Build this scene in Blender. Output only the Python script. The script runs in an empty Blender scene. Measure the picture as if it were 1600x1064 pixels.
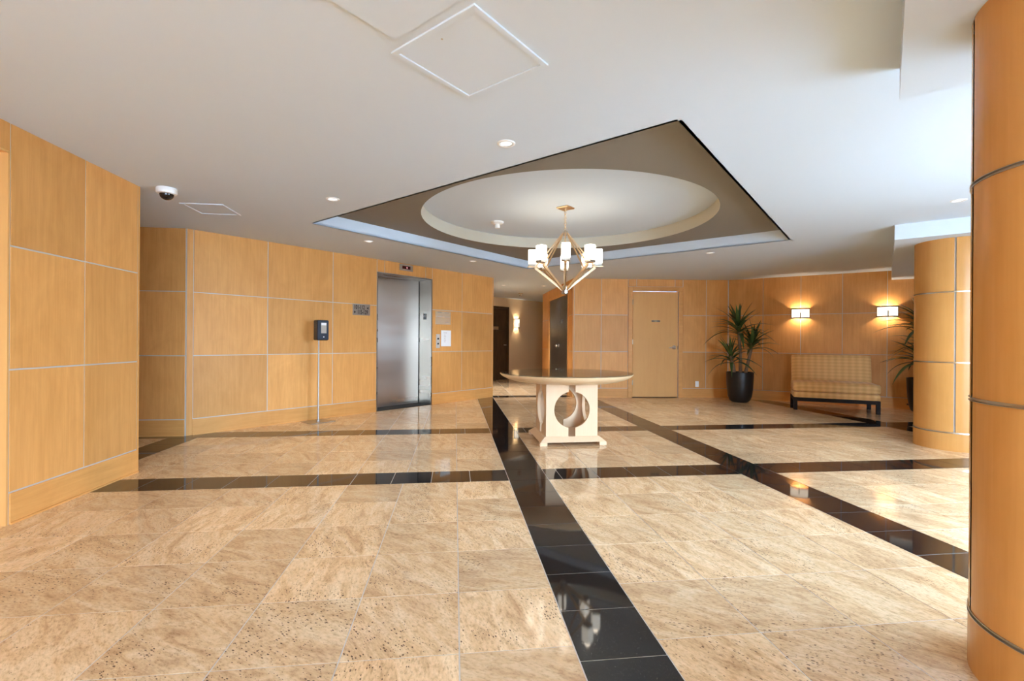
import bpy, bmesh, math, random
from mathutils import Vector, Matrix, Euler
random.seed(7)
PI = math.pi
scene = bpy.context.scene
COL = scene.collection

# ------------------------------------------------------------------ camera
H_CAM = 1.10
F_PX = 743.6
cam_d = bpy.data.cameras.new('camera')
cam = bpy.data.objects.new('camera', cam_d)
COL.objects.link(cam)
cam_d.sensor_fit = 'HORIZONTAL'
cam_d.sensor_width = 36.0
cam_d.lens = F_PX / 1600 * 36.0
cam_d.shift_y = 1.75 / 1600
cam_d.clip_start = 0.02
cam_d.clip_end = 200
YAW, ROLL = 0.11912, 0.006756
cam.matrix_world = (Matrix.Translation((0, 0, H_CAM)) @ Matrix.Rotation(-YAW, 4, 'Z')
                    @ Matrix.Rotation(PI / 2, 4, 'X') @ Matrix.Rotation(ROLL, 4, 'Z'))
scene.camera = cam

# ------------------------------------------------------------------ world, exposure
world = bpy.data.worlds.new('sky')
scene.world = world
world.use_nodes = True
bg = world.node_tree.nodes['Background']
bg.inputs['Color'].default_value = (0.695, 0.92, 1.25, 1)
bg.inputs['Strength'].default_value = 32.5
vs = scene.view_settings
vs.view_transform = 'Standard'
vs.look = 'None'
vs.exposure = 0.0
vs.gamma = 1.0
vs.use_curve_mapping = False
LAMP_GAIN = 0.8
try:
    scene.cycles.use_denoising = True
    scene.cycles.max_bounces = 10
    scene.cycles.diffuse_bounces = 6
    scene.cycles.glossy_bounces = 5
    scene.cycles.sample_clamp_indirect = 0.0
    scene.cycles.caustics_reflective = False
    scene.cycles.caustics_refractive = False
except Exception:
    pass
S2 = math.sqrt(0.5)


def st(s, t):
    """building axes (along / across the glass front, 45 degrees to the tile grid) to world"""
    return Vector(((s + t) * S2, (s - t) * S2, 0))


GLASS_T = 2.5
ENTRANCE = (2.95, 5.05)
FILL_GLASS = (-4.6, -0.4)  # unseen side glazing, added to give fill light on left wall and near floor
# daylight portals: one per glazed bay of the glass front
for k, (s0, s1) in enumerate((ENTRANCE, FILL_GLASS)):
    ld = bpy.data.lights.new('daylight_portal', 'AREA')
    ld.shape = 'RECTANGLE'
    ld.size = s1 - s0
    ld.size_y = 2.3
    try:
        ld.cycles.is_portal = True
    except Exception:
        pass
    lo = bpy.data.objects.new('daylight_portal', ld)
    COL.objects.link(lo)
    c = st((s0 + s1) / 2, GLASS_T - 0.10)
    lo.location = (c.x, c.y, 1.16)
    lo.rotation_euler = (PI / 2, 0, PI / 4 + PI)
    d = Matrix.Rotation(PI / 4 + PI, 4, 'Z') @ Matrix.Rotation(PI / 2, 4, 'X') @ Vector((0, 0, -1))
    if d.dot(st(0, -1)) < 0:
        lo.rotation_euler = (PI / 2, 0, PI / 4)


# ------------------------------------------------------------------ materials
MATS = {}


def new_mat(name):
    m = bpy.data.materials.new(name)
    m.use_nodes = True
    nt = m.node_tree
    b = nt.nodes['Principled BSDF']
    MATS[name] = m
    return m, nt, b


def plain(name, col, rough=0.5, metal=0.0, emit=None, estr=0.0, spec=None, noise=0.0, nscale=20.0):
    m, nt, b = new_mat(name)
    b.inputs['Base Color'].default_value = (*col, 1)
    b.inputs['Roughness'].default_value = rough
    b.inputs['Metallic'].default_value = metal
    if spec is not None:
        b.inputs['Specular IOR Level'].default_value = spec
    if emit:
        b.inputs['Emission Color'].default_value = (*emit, 1)
        b.inputs['Emission Strength'].default_value = estr
    if noise:
        tc = nt.nodes.new('ShaderNodeTexCoord')
        n = nt.nodes.new('ShaderNodeTexNoise')
        n.inputs['Scale'].default_value = nscale
        n.inputs['Detail'].default_value = 4
        nt.links.new(tc.outputs['Object'], n.inputs['Vector'])
        mx = nt.nodes.new('ShaderNodeMix')
        mx.data_type = 'RGBA'
        mx.inputs['A'].default_value = (*[max(0, c * (1 - noise)) for c in col], 1)
        mx.inputs['B'].default_value = (*[min(1, c * (1 + noise)) for c in col], 1)
        nt.links.new(n.outputs['Fac'], mx.inputs['Factor'])
        nt.links.new(mx.outputs['Result'], b.inputs['Base Color'])
    return m


def ramp(nt, stops, interp='LINEAR'):
    r = nt.nodes.new('ShaderNodeValToRGB')
    r.color_ramp.interpolation = interp
    el = r.color_ramp.elements
    while len(el) > 1:
        el.remove(el[-1])
    el[0].position = stops[0][0]
    el[0].color = (*stops[0][1], 1) if len(stops[0][1]) == 3 else stops[0][1]
    for p, c in stops[1:]:
        e = el.new(p)
        e.color = (*c, 1)
    return r


def offset_coords(nt, amount=37.0, attr=None):
    """object coordinates shifted by a random amount per object (and per piece id)"""
    L = nt.links
    tc = nt.nodes.new('ShaderNodeTexCoord')
    oi = nt.nodes.new('ShaderNodeObjectInfo')
    src = oi.outputs['Random']
    if attr:
        at = nt.nodes.new('ShaderNodeAttribute')
        at.attribute_name = attr
        ad = nt.nodes.new('ShaderNodeMath')
        ad.operation = 'ADD'
        L.new(at.outputs['Fac'], ad.inputs[0])
        L.new(oi.outputs['Random'], ad.inputs[1])
        fr = nt.nodes.new('ShaderNodeMath')
        fr.operation = 'FRACT'
        L.new(ad.outputs[0], fr.inputs[0])
        src = fr.outputs[0]
    mu = nt.nodes.new('ShaderNodeMath')
    mu.operation = 'MULTIPLY'
    mu.inputs[1].default_value = amount
    L.new(src, mu.inputs[0])
    va = nt.nodes.new('ShaderNodeVectorMath')
    va.operation = 'ADD'
    L.new(tc.outputs['Object'], va.inputs[0])
    L.new(mu.outputs[0], va.inputs[1])
    return va.outputs['Vector'], src


def mapping(nt, vec, scale, rot=(0, 0, 0)):
    mp = nt.nodes.new('ShaderNodeMapping')
    mp.inputs['Scale'].default_value = scale
    mp.inputs['Rotation'].default_value = rot
    nt.links.new(vec, mp.inputs['Vector'])
    return mp.outputs['Vector']


def noise(nt, vec, scale, detail=4, rough=0.55, dist=0.0):
    n = nt.nodes.new('ShaderNodeTexNoise')
    n.inputs['Scale'].default_value = scale
    n.inputs['Detail'].default_value = detail
    n.inputs['Roughness'].default_value = rough
    n.inputs['Distortion'].default_value = dist
    nt.links.new(vec, n.inputs['Vector'])
    return n.outputs['Fac']


def mixc(nt, fac, a, b, mode='MIX'):
    mx = nt.nodes.new('ShaderNodeMix')
    mx.data_type = 'RGBA'
    mx.blend_type = mode
    for sock, v in (('Factor', fac), ('A', a), ('B', b)):
        if isinstance(v, (int, float)):
            mx.inputs[sock].default_value = v
        elif isinstance(v, tuple):
            mx.inputs[sock].default_value = (*v, 1)
        else:
            nt.links.new(v, mx.inputs[sock])
    return mx.outputs['Result']


def maths(nt, op, a, b=None):
    m = nt.nodes.new('ShaderNodeMath')
    m.operation = op
    for i, v in enumerate((a, b)):
        if v is None:
            continue
        if isinstance(v, (int, float)):
            m.inputs[i].default_value = v
        else:
            nt.links.new(v, m.inputs[i])
    return m.outputs[0]


def wood(name, light, dark, grain='Z', rough=0.42, contrast=1.45, var=0.12):
    m, nt, b = new_mat(name)
    vec, rnd = offset_coords(nt)
    sc = {'Z': (14, 14, 0.9), 'X': (0.9, 14, 14), 'Y': (14, 0.9, 14)}[grain]
    g1 = noise(nt, mapping(nt, vec, sc), 2.2, 5, 0.6, 0.4)
    sc2 = {'Z': (60, 60, 2.2), 'X': (2.2, 60, 60), 'Y': (60, 2.2, 60)}[grain]
    g2 = noise(nt, mapping(nt, vec, sc2), 2.0, 3, 0.5)
    bl = noise(nt, mapping(nt, vec, (2.2, 2.2, 1.3)), 1.3, 4, 0.6, 1.2)
    r1 = ramp(nt, [(0.5 - 0.22 / contrast, dark), (0.5 + 0.20 / contrast, light)])
    f = maths(nt, 'ADD', maths(nt, 'MULTIPLY', g1, 0.45), maths(nt, 'MULTIPLY', bl, 0.40))
    f = maths(nt, 'ADD', f, maths(nt, 'MULTIPLY', g2, 0.15))
    nt.links.new(f, r1.inputs['Fac'])
    hv = nt.nodes.new('ShaderNodeHueSaturation')
    mr = nt.nodes.new('ShaderNodeMapRange')
    mr.inputs['To Min'].default_value = 1 - var
    mr.inputs['To Max'].default_value = 1 + var * 0.6
    nt.links.new(rnd, mr.inputs['Value'])
    nt.links.new(mr.outputs['Result'], hv.inputs['Value'])
    nt.links.new(r1.outputs['Color'], hv.inputs['Color'])
    nt.links.new(hv.outputs['Color'], b.inputs['Base Color'])
    b.inputs['Roughness'].default_value = rough
    b.inputs['Specular IOR Level'].default_value = 0.2
    return m


W_L, W_D = (0.76, 0.375, 0.118), (0.62, 0.285, 0.078)
wood('maple_panel', W_L, W_D)
wood('maple_board', (0.74, 0.365, 0.112), (0.61, 0.28, 0.075), 'X')
wood('maple_door', (0.74, 0.405, 0.14), (0.65, 0.335, 0.108), 'Z', 0.5, 0.8, 0.02)
wood('pale_maple', (0.76, 0.56, 0.37), (0.68, 0.475, 0.29), 'Z', 0.35, 0.8, 0.03)
wood('pale_maple_top', (0.86, 0.63, 0.38), (0.76, 0.53, 0.29), 'X', 0.28, 0.8, 0.02)
wood('curved_maple', (0.65, 0.325, 0.10), (0.53, 0.25, 0.066), 'Z', 0.26, 0.9, 0.05)
wood('dark_door_wood', (0.10, 0.060, 0.028), (0.055, 0.03, 0.014), 'Z', 0.4)
wood('espresso_wood', (0.02, 0.014, 0.011), (0.010, 0.007, 0.006), 'X', 0.6)

plain('white_ceiling', (0.63, 0.705, 0.785), 0.9, noise=0.012, nscale=1.4)
plain('taupe_paint', (0.235, 0.205, 0.165), 0.85)
plain('cream_paint', (0.60, 0.55, 0.44), 0.8)
plain('beige_wall', (0.78, 0.57, 0.33), 0.85, noise=0.03, nscale=3)
plain('aluminium_reveal', (0.54, 0.50, 0.45), 0.45, 0.0)
plain('white_trim', (0.85, 0.85, 0.85), 0.45)
plain('white_plastic', (0.86, 0.86, 0.84), 0.4)
plain('black_plastic', (0.012, 0.013, 0.016), 0.25)
plain('blue_black_plastic', (0.03, 0.042, 0.06), 0.22)
plain('smoked_dome', (0.01, 0.01, 0.012), 0.06)
plain('chrome', (0.75, 0.74, 0.72), 0.16, 1.0)
plain('pole_steel', (0.42, 0.40, 0.38), 0.45, 0.8)
plain('bronze', (0.16, 0.115, 0.07), 0.35, 0.9)
plain('brass_champagne', (0.70, 0.50, 0.30), 0.30, 0.85)
plain('bright_brass', (0.88, 0.70, 0.48), 0.35, 0.5)
plain('dull_nickel', (0.52, 0.47, 0.40), 0.32, 0.9)
plain('paper', (0.88, 0.86, 0.84), 0.7)
plain('ink', (0.02, 0.014, 0.012), 0.5)
plain('faint_print', (0.55, 0.45, 0.40), 0.6)
plain('grout', (0.60, 0.55, 0.50), 0.8, noise=0.1, nscale=60)
plain('red_display', (0.05, 0.002, 0.004), 0.2)
plain('display_digit', (0.8, 0.4, 0.4), 0.4, emit=(1.0, 0.45, 0.5), estr=1.6)
plain('soil', (0.035, 0.024, 0.016), 0.95, noise=0.5, nscale=80)
plain('pot_black', (0.016, 0.013, 0.011), 0.38, spec=0.3)
plain('bulb_lens', (0.9, 0.9, 0.88), 0.4, emit=(1.0, 0.97, 0.92), estr=0.9)
plain('shade_glass', (0.95, 0.93, 0.88), 0.35, emit=(1.0, 0.91, 0.76), estr=2.6)
plain('sconce_shade', (0.95, 0.90, 0.80), 0.5, emit=(1.0, 0.90, 0.72), estr=1.7)
plain('dark_gap', (0.02, 0.02, 0.02), 0.6)
plain('pavement', (0.62, 0.62, 0.61), 0.9, noise=0.1, nscale=2)
plain('trunk_bark', (0.23, 0.145, 0.085), 0.85, noise=0.35, nscale=40)


def steel(name, col, rough, aniso, scale, strong=0.05):
    m, nt, b = new_mat(name)
    b.inputs['Base Color'].default_value = (*col, 1)
    b.inputs['Metallic'].default_value = 1.0
    b.inputs['Anisotropic'].default_value = aniso
    vec, _ = offset_coords(nt, 5.0)
    n = noise(nt, mapping(nt, vec, scale), 3.0, 0, 0.5)
    mr = nt.nodes.new('ShaderNodeMapRange')
    mr.inputs['To Min'].default_value = rough - strong
    mr.inputs['To Max'].default_value = rough + strong
    nt.links.new(n, mr.inputs['Value'])
    nt.links.new(mr.outputs['Result'], b.inputs['Roughness'])
    tg = nt.nodes.new('ShaderNodeTangent')
    tg.direction_type = 'RADIAL'
    tg.axis = 'Z'
    nt.links.new(tg.outputs[0], b.inputs['Tangent'])
    return m


steel('brushed_steel', (0.60, 0.545, 0.48), 0.31, 0.75, (0.12, 0.12, 2.2), 0.07)
steel('jamb_steel', (0.31, 0.28, 0.245), 0.30, 0.7, (0.25, 0.25, 4), 0.08)
steel('dark_steel', (0.17, 0.165, 0.165), 0.30, 0.6, (120, 120, 1.5), 0.05)


def granite(name, dark=False):
    m, nt, b = new_mat(name)
    vec, rnd = offset_coords(nt, 61.0, 'tid')
    if dark:
        sp = noise(nt, vec, 240, 2, 0.5)
        r = ramp(nt, [(0.66, (0.012, 0.011, 0.012)), (0.74, (0.055, 0.053, 0.055)), (0.82, (0.30, 0.29, 0.29))])
        nt.links.new(sp, r.inputs['Fac'])
        nt.links.new(r.outputs['Color'], b.inputs['Base Color'])
        b.inputs['Roughness'].default_value = 0.045
        b.inputs['Specular IOR Level'].default_value = 0.5
        return m
    # each slab turned a little differently
    rot = nt.nodes.new('ShaderNodeVectorRotate')
    rot.rotation_type = 'Z_AXIS'
    ang = maths(nt, 'MULTIPLY', rnd, 1.3)
    nt.links.new(vec, rot.inputs['Vector'])
    nt.links.new(maths(nt, 'ADD', ang, 0.35), rot.inputs['Angle'])
    v = rot.outputs['Vector']
    base = noise(nt, mapping(nt, v, (3.0, 9.0, 3.0)), 1.3, 6, 0.62, 1.0)
    rb = ramp(nt, [(0.30, (0.58, 0.355, 0.175)), (0.48, (0.78, 0.53, 0.29)), (0.66, (0.87, 0.65, 0.40))])
    nt.links.new(base, rb.inputs['Fac'])
    # dark drifting clouds
    cl = noise(nt, mapping(nt, v, (1.2, 2.6, 1.0)), 1.6, 5, 0.6, 2.2)
    rc = ramp(nt, [(0.60, (0, 0, 0)), (0.78, (0.42, 0.42, 0.42))])
    nt.links.new(cl, rc.inputs['Fac'])
    c = mixc(nt, rc.outputs['Color'], rb.outputs['Color'], (0.42, 0.29, 0.19))
    # fine mottling
    fm = noise(nt, mapping(nt, v, (26, 60, 26)), 1.6, 4, 0.7)
    rf = ramp(nt, [(0.28, (0.52, 0.42, 0.33)), (0.47, (0.93, 0.90, 0.87)), (0.62, (1.06, 1.05, 1.04))])
    nt.links.new(fm, rf.inputs['Fac'])
    c = mixc(nt, 0.85, c, rf.outputs['Color'], 'MULTIPLY')
    # garnet specks
    vo = nt.nodes.new('ShaderNodeTexVoronoi')
    vo.inputs['Scale'].default_value = 115
    vo.inputs['Randomness'].default_value = 1.0
    nt.links.new(mapping(nt, v, (0.55, 1.25, 1.0)), vo.inputs['Vector'])
    sep = nt.nodes.new('ShaderNodeSeparateColor')
    nt.links.new(vo.outputs['Color'], sep.inputs['Color'])
    thr = maths(nt, 'MULTIPLY', maths(nt, 'POWER', sep.outputs['Red'], 2.2), 0.46)
    patch = noise(nt, v, 3.0, 3, 0.6)
    pr = nt.nodes.new('ShaderNodeMapRange')
    pr.inputs['From Min'].default_value = 0.40
    pr.inputs['From Max'].default_value = 0.60
    nt.links.new(patch, pr.inputs['Value'])
    thr = maths(nt, 'MULTIPLY', thr, pr.outputs['Result'])
    spk = maths(nt, 'LESS_THAN', vo.outputs['Distance'], thr)
    c = mixc(nt, maths(nt, 'MULTIPLY', spk, 0.85), c, (0.085, 0.040, 0.028))
    # slab to slab tone
    hv = nt.nodes.new('ShaderNodeHueSaturation')
    mr = nt.nodes.new('ShaderNodeMapRange')
    mr.inputs['To Min'].default_value = 0.84
    mr.inputs['To Max'].default_value = 1.08
    nt.links.new(rnd, mr.inputs['Value'])
    nt.links.new(mr.outputs['Result'], hv.inputs['Value'])
    hv.inputs['Saturation'].default_value = 0.95
    nt.links.new(c, hv.inputs['Color'])
    nt.links.new(hv.outputs['Color'], b.inputs['Base Color'])
    b.inputs['Roughness'].default_value = 0.075
    b.inputs['Specular IOR Level'].default_value = 0.5
    return m


granite('gold_granite')
granite('black_granite', True)


def fabric(name):
    m, nt, b = new_mat(name)
    tc = nt.nodes.new('ShaderNodeTexCoord')
    sep = nt.nodes.new('ShaderNodeSeparateXYZ')
    nt.links.new(tc.outputs['Object'], sep.inputs['Vector'])
    yz = maths(nt, 'ADD', sep.outputs['Y'], sep.outputs['Z'])

    def band(v, per):
        s = maths(nt, 'SINE', maths(nt, 'MULTIPLY', v, 2 * PI / per))
        return maths(nt, 'MULTIPLY', maths(nt, 'ADD', s, 1.0), 0.5)
    bx, bz = band(sep.outputs['X'], 0.098), band(yz, 0.062)
    f = maths(nt, 'MULTIPLY', maths(nt, 'ADD', bx, bz), 0.5)
    n = noise(nt, tc.outputs['Object'], 220, 2, 0.6)
    f = maths(nt, 'ADD', f, maths(nt, 'MULTIPLY', maths(nt, 'SUBTRACT', n, 0.5), 0.5))
    r = ramp(nt, [(0.1, (0.68, 0.385, 0.135)), (0.5, (0.76, 0.455, 0.17)), (0.9, (0.84, 0.53, 0.22))])
    nt.links.new(f, r.inputs['Fac'])
    nt.links.new(r.outputs['Color'], b.inputs['Base Color'])
    b.inputs['Roughness'].default_value = 0.8
    b.inputs['Sheen Weight'].default_value = 0.2
    return m


fabric('gold_check_fabric')


def leaf_mat():
    m, nt, b = new_mat('leaf_green')
    vec, rnd = offset_coords(nt, 11.0)
    n = noise(nt, mapping(nt, vec, (40, 40, 3)), 1.5, 3, 0.6)
    f = maths(nt, 'ADD', maths(nt, 'MULTIPLY', n, 0.6), maths(nt, 'MULTIPLY', rnd, 0.4))
    r = ramp(nt, [(0.2, (0.022, 0.042, 0.014)), (0.55, (0.065, 0.115, 0.026)), (0.85, (0.19, 0.21, 0.055))])
    nt.links.new(f, r.inputs['Fac'])
    nt.links.new(r.outputs['Color'], b.inputs['Base Color'])
    b.inputs['Roughness'].default_value = 0.38


leaf_mat()


def glass_mat(name, tint, refl_rough=0.0, ior=1.5):
    m, nt, b = new_mat(name)
    nt.nodes.remove(b)
    out = nt.nodes['Material Output']
    tr = nt.nodes.new('ShaderNodeBsdfTransparent')
    tr.inputs['Color'].default_value = (*tint, 1)
    gl = nt.nodes.new('ShaderNodeBsdfGlossy')
    gl.inputs['Roughness'].default_value = refl_rough
    lw = nt.nodes.new('ShaderNodeLayerWeight')
    lw.inputs['Blend'].default_value = 0.5
    r0 = ((ior - 1) / (ior + 1)) ** 2
    sch = maths(nt, 'ADD', maths(nt, 'MULTIPLY', maths(nt, 'POWER', lw.outputs['Facing'], 5.0), 1 - r0), r0)
    mx = nt.nodes.new('ShaderNodeMixShader')
    nt.links.new(sch, mx.inputs[0])
    nt.links.new(tr.outputs[0], mx.inputs[1])
    nt.links.new(gl.outputs[0], mx.inputs[2])
    nt.links.new(mx.outputs[0], out.inputs['Surface'])
    return m


glass_mat('window_glass', (0.95, 0.97, 0.96))
glass_mat('table_glass', (0.965, 0.98, 0.96), 0.0, 1.5)


# ------------------------------------------------------------------ mesh helpers
class MB:
    def __init__(self):
        self.v, self.f, self.sm = [], [], []

    def add(self, verts, faces, M=None, smooth=False):
        o = len(self.v)
        for p in verts:
            p = Vector(p)
            self.v.append(tuple(M @ p) if M is not None else tuple(p))
        for q in faces:
            self.f.append(tuple(o + i for i in q))
            self.sm.append(smooth)
        return self

    def box(self, lo, hi, M=None):
        x0, y0, z0 = lo
        x1, y1, z1 = hi
        v = [(x0, y0, z0), (x1, y0, z0), (x1, y1, z0), (x0, y1, z0),
             (x0, y0, z1), (x1, y0, z1), (x1, y1, z1), (x0, y1, z1)]
        f = [(0, 3, 2, 1), (4, 5, 6, 7), (0, 1, 5, 4), (1, 2, 6, 5), (2, 3, 7, 6), (3, 0, 4, 7)]
        return self.add(v, f, M)

    def prism(self, poly, z0, z1, M=None, top_scale=None):
        n = len(poly)
        v = [(x, y, z0) for x, y in poly]
        if top_scale is None:
            v += [(x, y, z1) for x, y in poly]
        else:
            v += [(x * top_scale[0], y * top_scale[1], z1) for x, y in poly]
        f = [tuple(range(n))[::-1], tuple(range(n, 2 * n))]
        f += [(i, (i + 1) % n, n + (i + 1) % n, n + i) for i in range(n)]
        return self.add(v, f, M)

    def lathe(self, prof, n=32, M=None, smooth=True, cap=True, a0=0.0, a1=2 * PI):
        full = abs(a1 - a0 - 2 * PI) < 1e-6
        m = n if full else n + 1
        v = []
        for r, z in prof:
            for k in range(m):
                a = a0 + (a1 - a0) * k / n
                v.append((r * math.cos(a), r * math.sin(a), z))
        f = []
        for i in range(len(prof) - 1):
            for k in range(n):
                k2 = (k + 1) % m
                f.append((i * m + k, i * m + k2, (i + 1) * m + k2, (i + 1) * m + k))
        self.add(v, f, M, smooth)
        if cap and full:
            for i, rev in ((0, True), (len(prof) - 1, False)):
                if prof[i][0] > 1e-6:
                    ring = [v[i * m + k] for k in range(m)]
                    idx = tuple(range(m))
                    self.add(ring, [idx[::-1] if rev else idx], M)
        return self

    def tube(self, pts, r, n=8, cap=True, M=None):
        pts = [Vector(p) for p in pts]
        rs = r if isinstance(r, (list, tuple)) else [r] * len(pts)
        v, f = [], []
        up = Vector((0, 0, 1))
        for i, p in enumerate(pts):
            t = (pts[min(i + 1, len(pts) - 1)] - pts[max(i - 1, 0)]).normalized()
            ref = up if abs(t.z) < 0.95 else Vector((1, 0, 0))
            a = t.cross(ref).normalized()
            b_ = a.cross(t).normalized()
            for k in range(n):
                q = 2 * PI * k / n
                v.append(p + (a * math.cos(q) + b_ * math.sin(q)) * rs[i])
        for i in range(len(pts) - 1):
            for k in range(n):
                k2 = (k + 1) % n
                f.append((i * n + k, i * n + k2, (i + 1) * n + k2, (i + 1) * n + k))
        self.add(v, f, M, True)
        if cap:
            self.add(v[:n], [tuple(range(n))], M)
            self.add(v[-n:], [tuple(range(n))[::-1]], M)
        return self

    def bar(self, p0, p1, w, h, M=None, side=None):
        """rectangular bar from p0 to p1"""
        p0, p1 = Vector(p0), Vector(p1)
        t = (p1 - p0).normalized()
        a = Vector(side) if side is not None else t.cross(Vector((0, 0, 1)))
        if a.length < 1e-6:
            a = Vector((1, 0, 0))
        a = (a - t * a.dot(t)).normalized()
        b_ = a.cross(t).normalized()
        v = []
        for p in (p0, p1):
            for sx, sy in ((-1, -1), (1, -1), (1, 1), (-1, 1)):
                v.append(p + a * sx * w / 2 + b_ * sy * h / 2)
        f = [(3, 2, 1, 0), (4, 5, 6, 7)] + [(i, (i + 1) % 4, 4 + (i + 1) % 4, 4 + i) for i in range(4)]
        return self.add(v, f, M)

    def mesh(self, name, bevel=0.0, segs=1):
        me = bpy.data.meshes.new(name)
        me.from_pydata(self.v, [], self.f)
        me.polygons.foreach_set('use_smooth', self.sm)
        bm = bmesh.new()
        bm.from_mesh(me)
        bmesh.ops.remove_doubles(bm, verts=bm.verts, dist=1e-5)
        bmesh.ops.recalc_face_normals(bm, faces=bm.faces)
        if bevel:
            es = [e for e in bm.edges if len(e.link_faces) == 2 and e.calc_face_angle(0) > 0.6]
            bmesh.ops.bevel(bm, geom=es, offset=bevel, segments=segs, profile=0.5, affect='EDGES')
        for e in bm.edges:
            if len(e.link_faces) == 2 and e.calc_face_angle(0) > 0.7:
                e.smooth = False
        bm.to_mesh(me)
        bm.free()
        me.update()
        return me

    def build(self, name, mat, parent=None, bevel=0.0, segs=1, loc=None, rz=0.0):
        return link(name, self.mesh(name, bevel, segs), mat, parent, loc, rz)


def link(name, me, mat, parent=None, loc=None, rz=0.0):
    if mat and not me.materials:
        me.materials.append(MATS[mat])
    o = bpy.data.objects.new(name, me)
    COL.objects.link(o)
    if parent is not None:
        o.parent = parent
    if loc is not None:
        o.location = loc
    if rz:
        o.rotation_euler = (0, 0, rz)
    return o


def empty(name, loc=(0, 0, 0), rz=0.0):
    o = bpy.data.objects.new(name, None)
    o.empty_display_size = 0.1
    COL.objects.link(o)
    o.location = loc
    o.rotation_euler = (0, 0, rz)
    return o


def tag(o, label, cat, group=None):
    o['label'] = label
    o['category'] = cat
    if group:
        o['group'] = group
    return o


def struct(o, label=None):
    o['kind'] = 'structure'
    if label:
        o['label'] = label
    return o


def part(o, label):
    o['label'] = label
    return o


def copy_tree(o, parent=None):
    c = o.copy()
    COL.objects.link(c)
    c.parent = parent
    for ch in list(o.children):
        copy_tree(ch, c)
    return c


def text_mesh(name, s, size, mat, parent, loc, rot, extrude=0.0008, align='LEFT', sx=1.0):
    cu = bpy.data.curves.new(name, 'FONT')
    cu.body = s
    cu.size = size
    cu.extrude = extrude
    cu.offset = 0.0016
    cu.align_x = align
    cu.align_y = 'CENTER'
    tmp = bpy.data.objects.new(name, cu)
    COL.objects.link(tmp)
    dg = bpy.context.evaluated_depsgraph_get()
    me = bpy.data.meshes.new_from_object(tmp.evaluated_get(dg))
    bpy.data.objects.remove(tmp)
    o = link(name, me, None, parent)
    me.materials.clear()
    me.materials.append(MATS[mat])
    o.location = loc
    o.rotation_euler = rot
    o.scale = (sx, 1, 1)
    return o


BOXES = {}


def box_mesh(name, sx, sy, sz, mat, bevel=0.0):
    """box centred on its origin, shared between alike pieces"""
    k = (name, round(sx, 4), round(sy, 4), round(sz, 4), mat)
    if k not in BOXES:
        BOXES[k] = MB().box((-sx / 2, -sy / 2, -sz / 2), (sx / 2, sy / 2, sz / 2)).mesh(name, bevel)
    return BOXES[k]


def boxpart(name, lo, hi, mat, parent, bevel=0.0):
    s = [hi[i] - lo[i] for i in range(3)]
    c = [(hi[i] + lo[i]) / 2 for i in range(3)]
    return link(name, box_mesh(name, *s, mat, bevel), mat, parent, c)


# ------------------------------------------------------------------ floor
CEIL = 2.363
T, S = 0.4116, 0.3172            # granite slab and border strip module
JOINT = 0.005
fpoly = [(-7.2, -6.6), (-2.9, -6.6), (10.6, 6.9), (10.6, 16.6), (-7.2, 16.6)]
floor = MB().prism(fpoly, -0.12, -0.0016).build('floor', 'grout')
struct(floor, 'polished gold granite floor crossed by black granite borders')

opoly = [st(-30, 2.62), st(40, 2.62), st(40, 60), st(-30, 60)]  # unseen ground outside, added to cut the upward daylight on the ceiling
struct(MB().prism([(p.x, p.y) for p in opoly], -0.2, -0.02).build('ground_outside', 'pavement'), 'unseen grey paved ground outside the entrance, added to dim the ceiling')
xs_strip = [(-3.176, -2.859), (0.434, 0.751), (2.397, 2.715), (5.72, 6.037)]
ys_strip = [(3.743, 4.060), (5.706, 6.024), (9.317, 9.634)]


def spans(a, b, step, from_b=False):
    out = []
    if from_b:
        x = b
        while x > a + 1e-4:
            out.append((max(a, x - step), x))
            x -= step
    else:
        x = a
        while x < b - 1e-4:
            out.append((x, min(b, x + step)))
            x += step
    return [q for q in out if q[1] - q[0] > 0.02]


cols = (spans(-6.9, -3.176, T, True) + spans(-2.859, 0.434, T, True) + spans(0.751, 2.397, 1.646 / 4)
        + spans(2.715, 5.72, T) + spans(6.037, 10.4, T))
rows = (spans(-6.4, 3.743, T, True) + spans(4.060, 5.706, 1.646 / 4) + spans(6.024, 9.317, 3.293 / 8)
        + spans(9.634, 15.8, T))


def in_room(x, y, m=0.34):
    if x - y > 3.5 + m:
        return False
    if y < 4.29 and x < -2.60 - m:
        return False
    if y < 5.83 and x < -6.6:
        return False
    # lift wall line
    nx, ny = -0.690, 0.724
    if x < -3.03 and y > 5.82 + m:
        return False
    if x >= -3.4 and x < 0.753 and y > 5.83 and (x + 3.03) * nx + (y - 5.83) * ny > m:
        return False
    if y > 9.44 and x < 0.75 - m:
        return False
    if x > 2.32 + m and y > 9.23 + m and y < 12.5:
        return False
    if x > 3.6:
        # rear wall and bench wall
        if y > 9.25 + m:
            return False
        if x > 5.44 and (x - 5.445) * 0.634 + (y - 8.975) * 0.773 > m:
            return False
    return True


def view_px(x, y, z=0.0):
    s, c = math.sin(YAW), math.cos(YAW)
    xc, zc = c * x - s * y, s * x + c * y
    if zc < 0.3:
        return None
    return F_PX * xc / zc, F_PX * (H_CAM - z) / zc, zc


def seen(x, y):
    q = view_px(x, y)
    return q is not None and abs(q[0]) < 800 + 90 * 3 / max(q[2], .5) and q[1] < 560 + 260 / max(q[2], .5)


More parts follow.
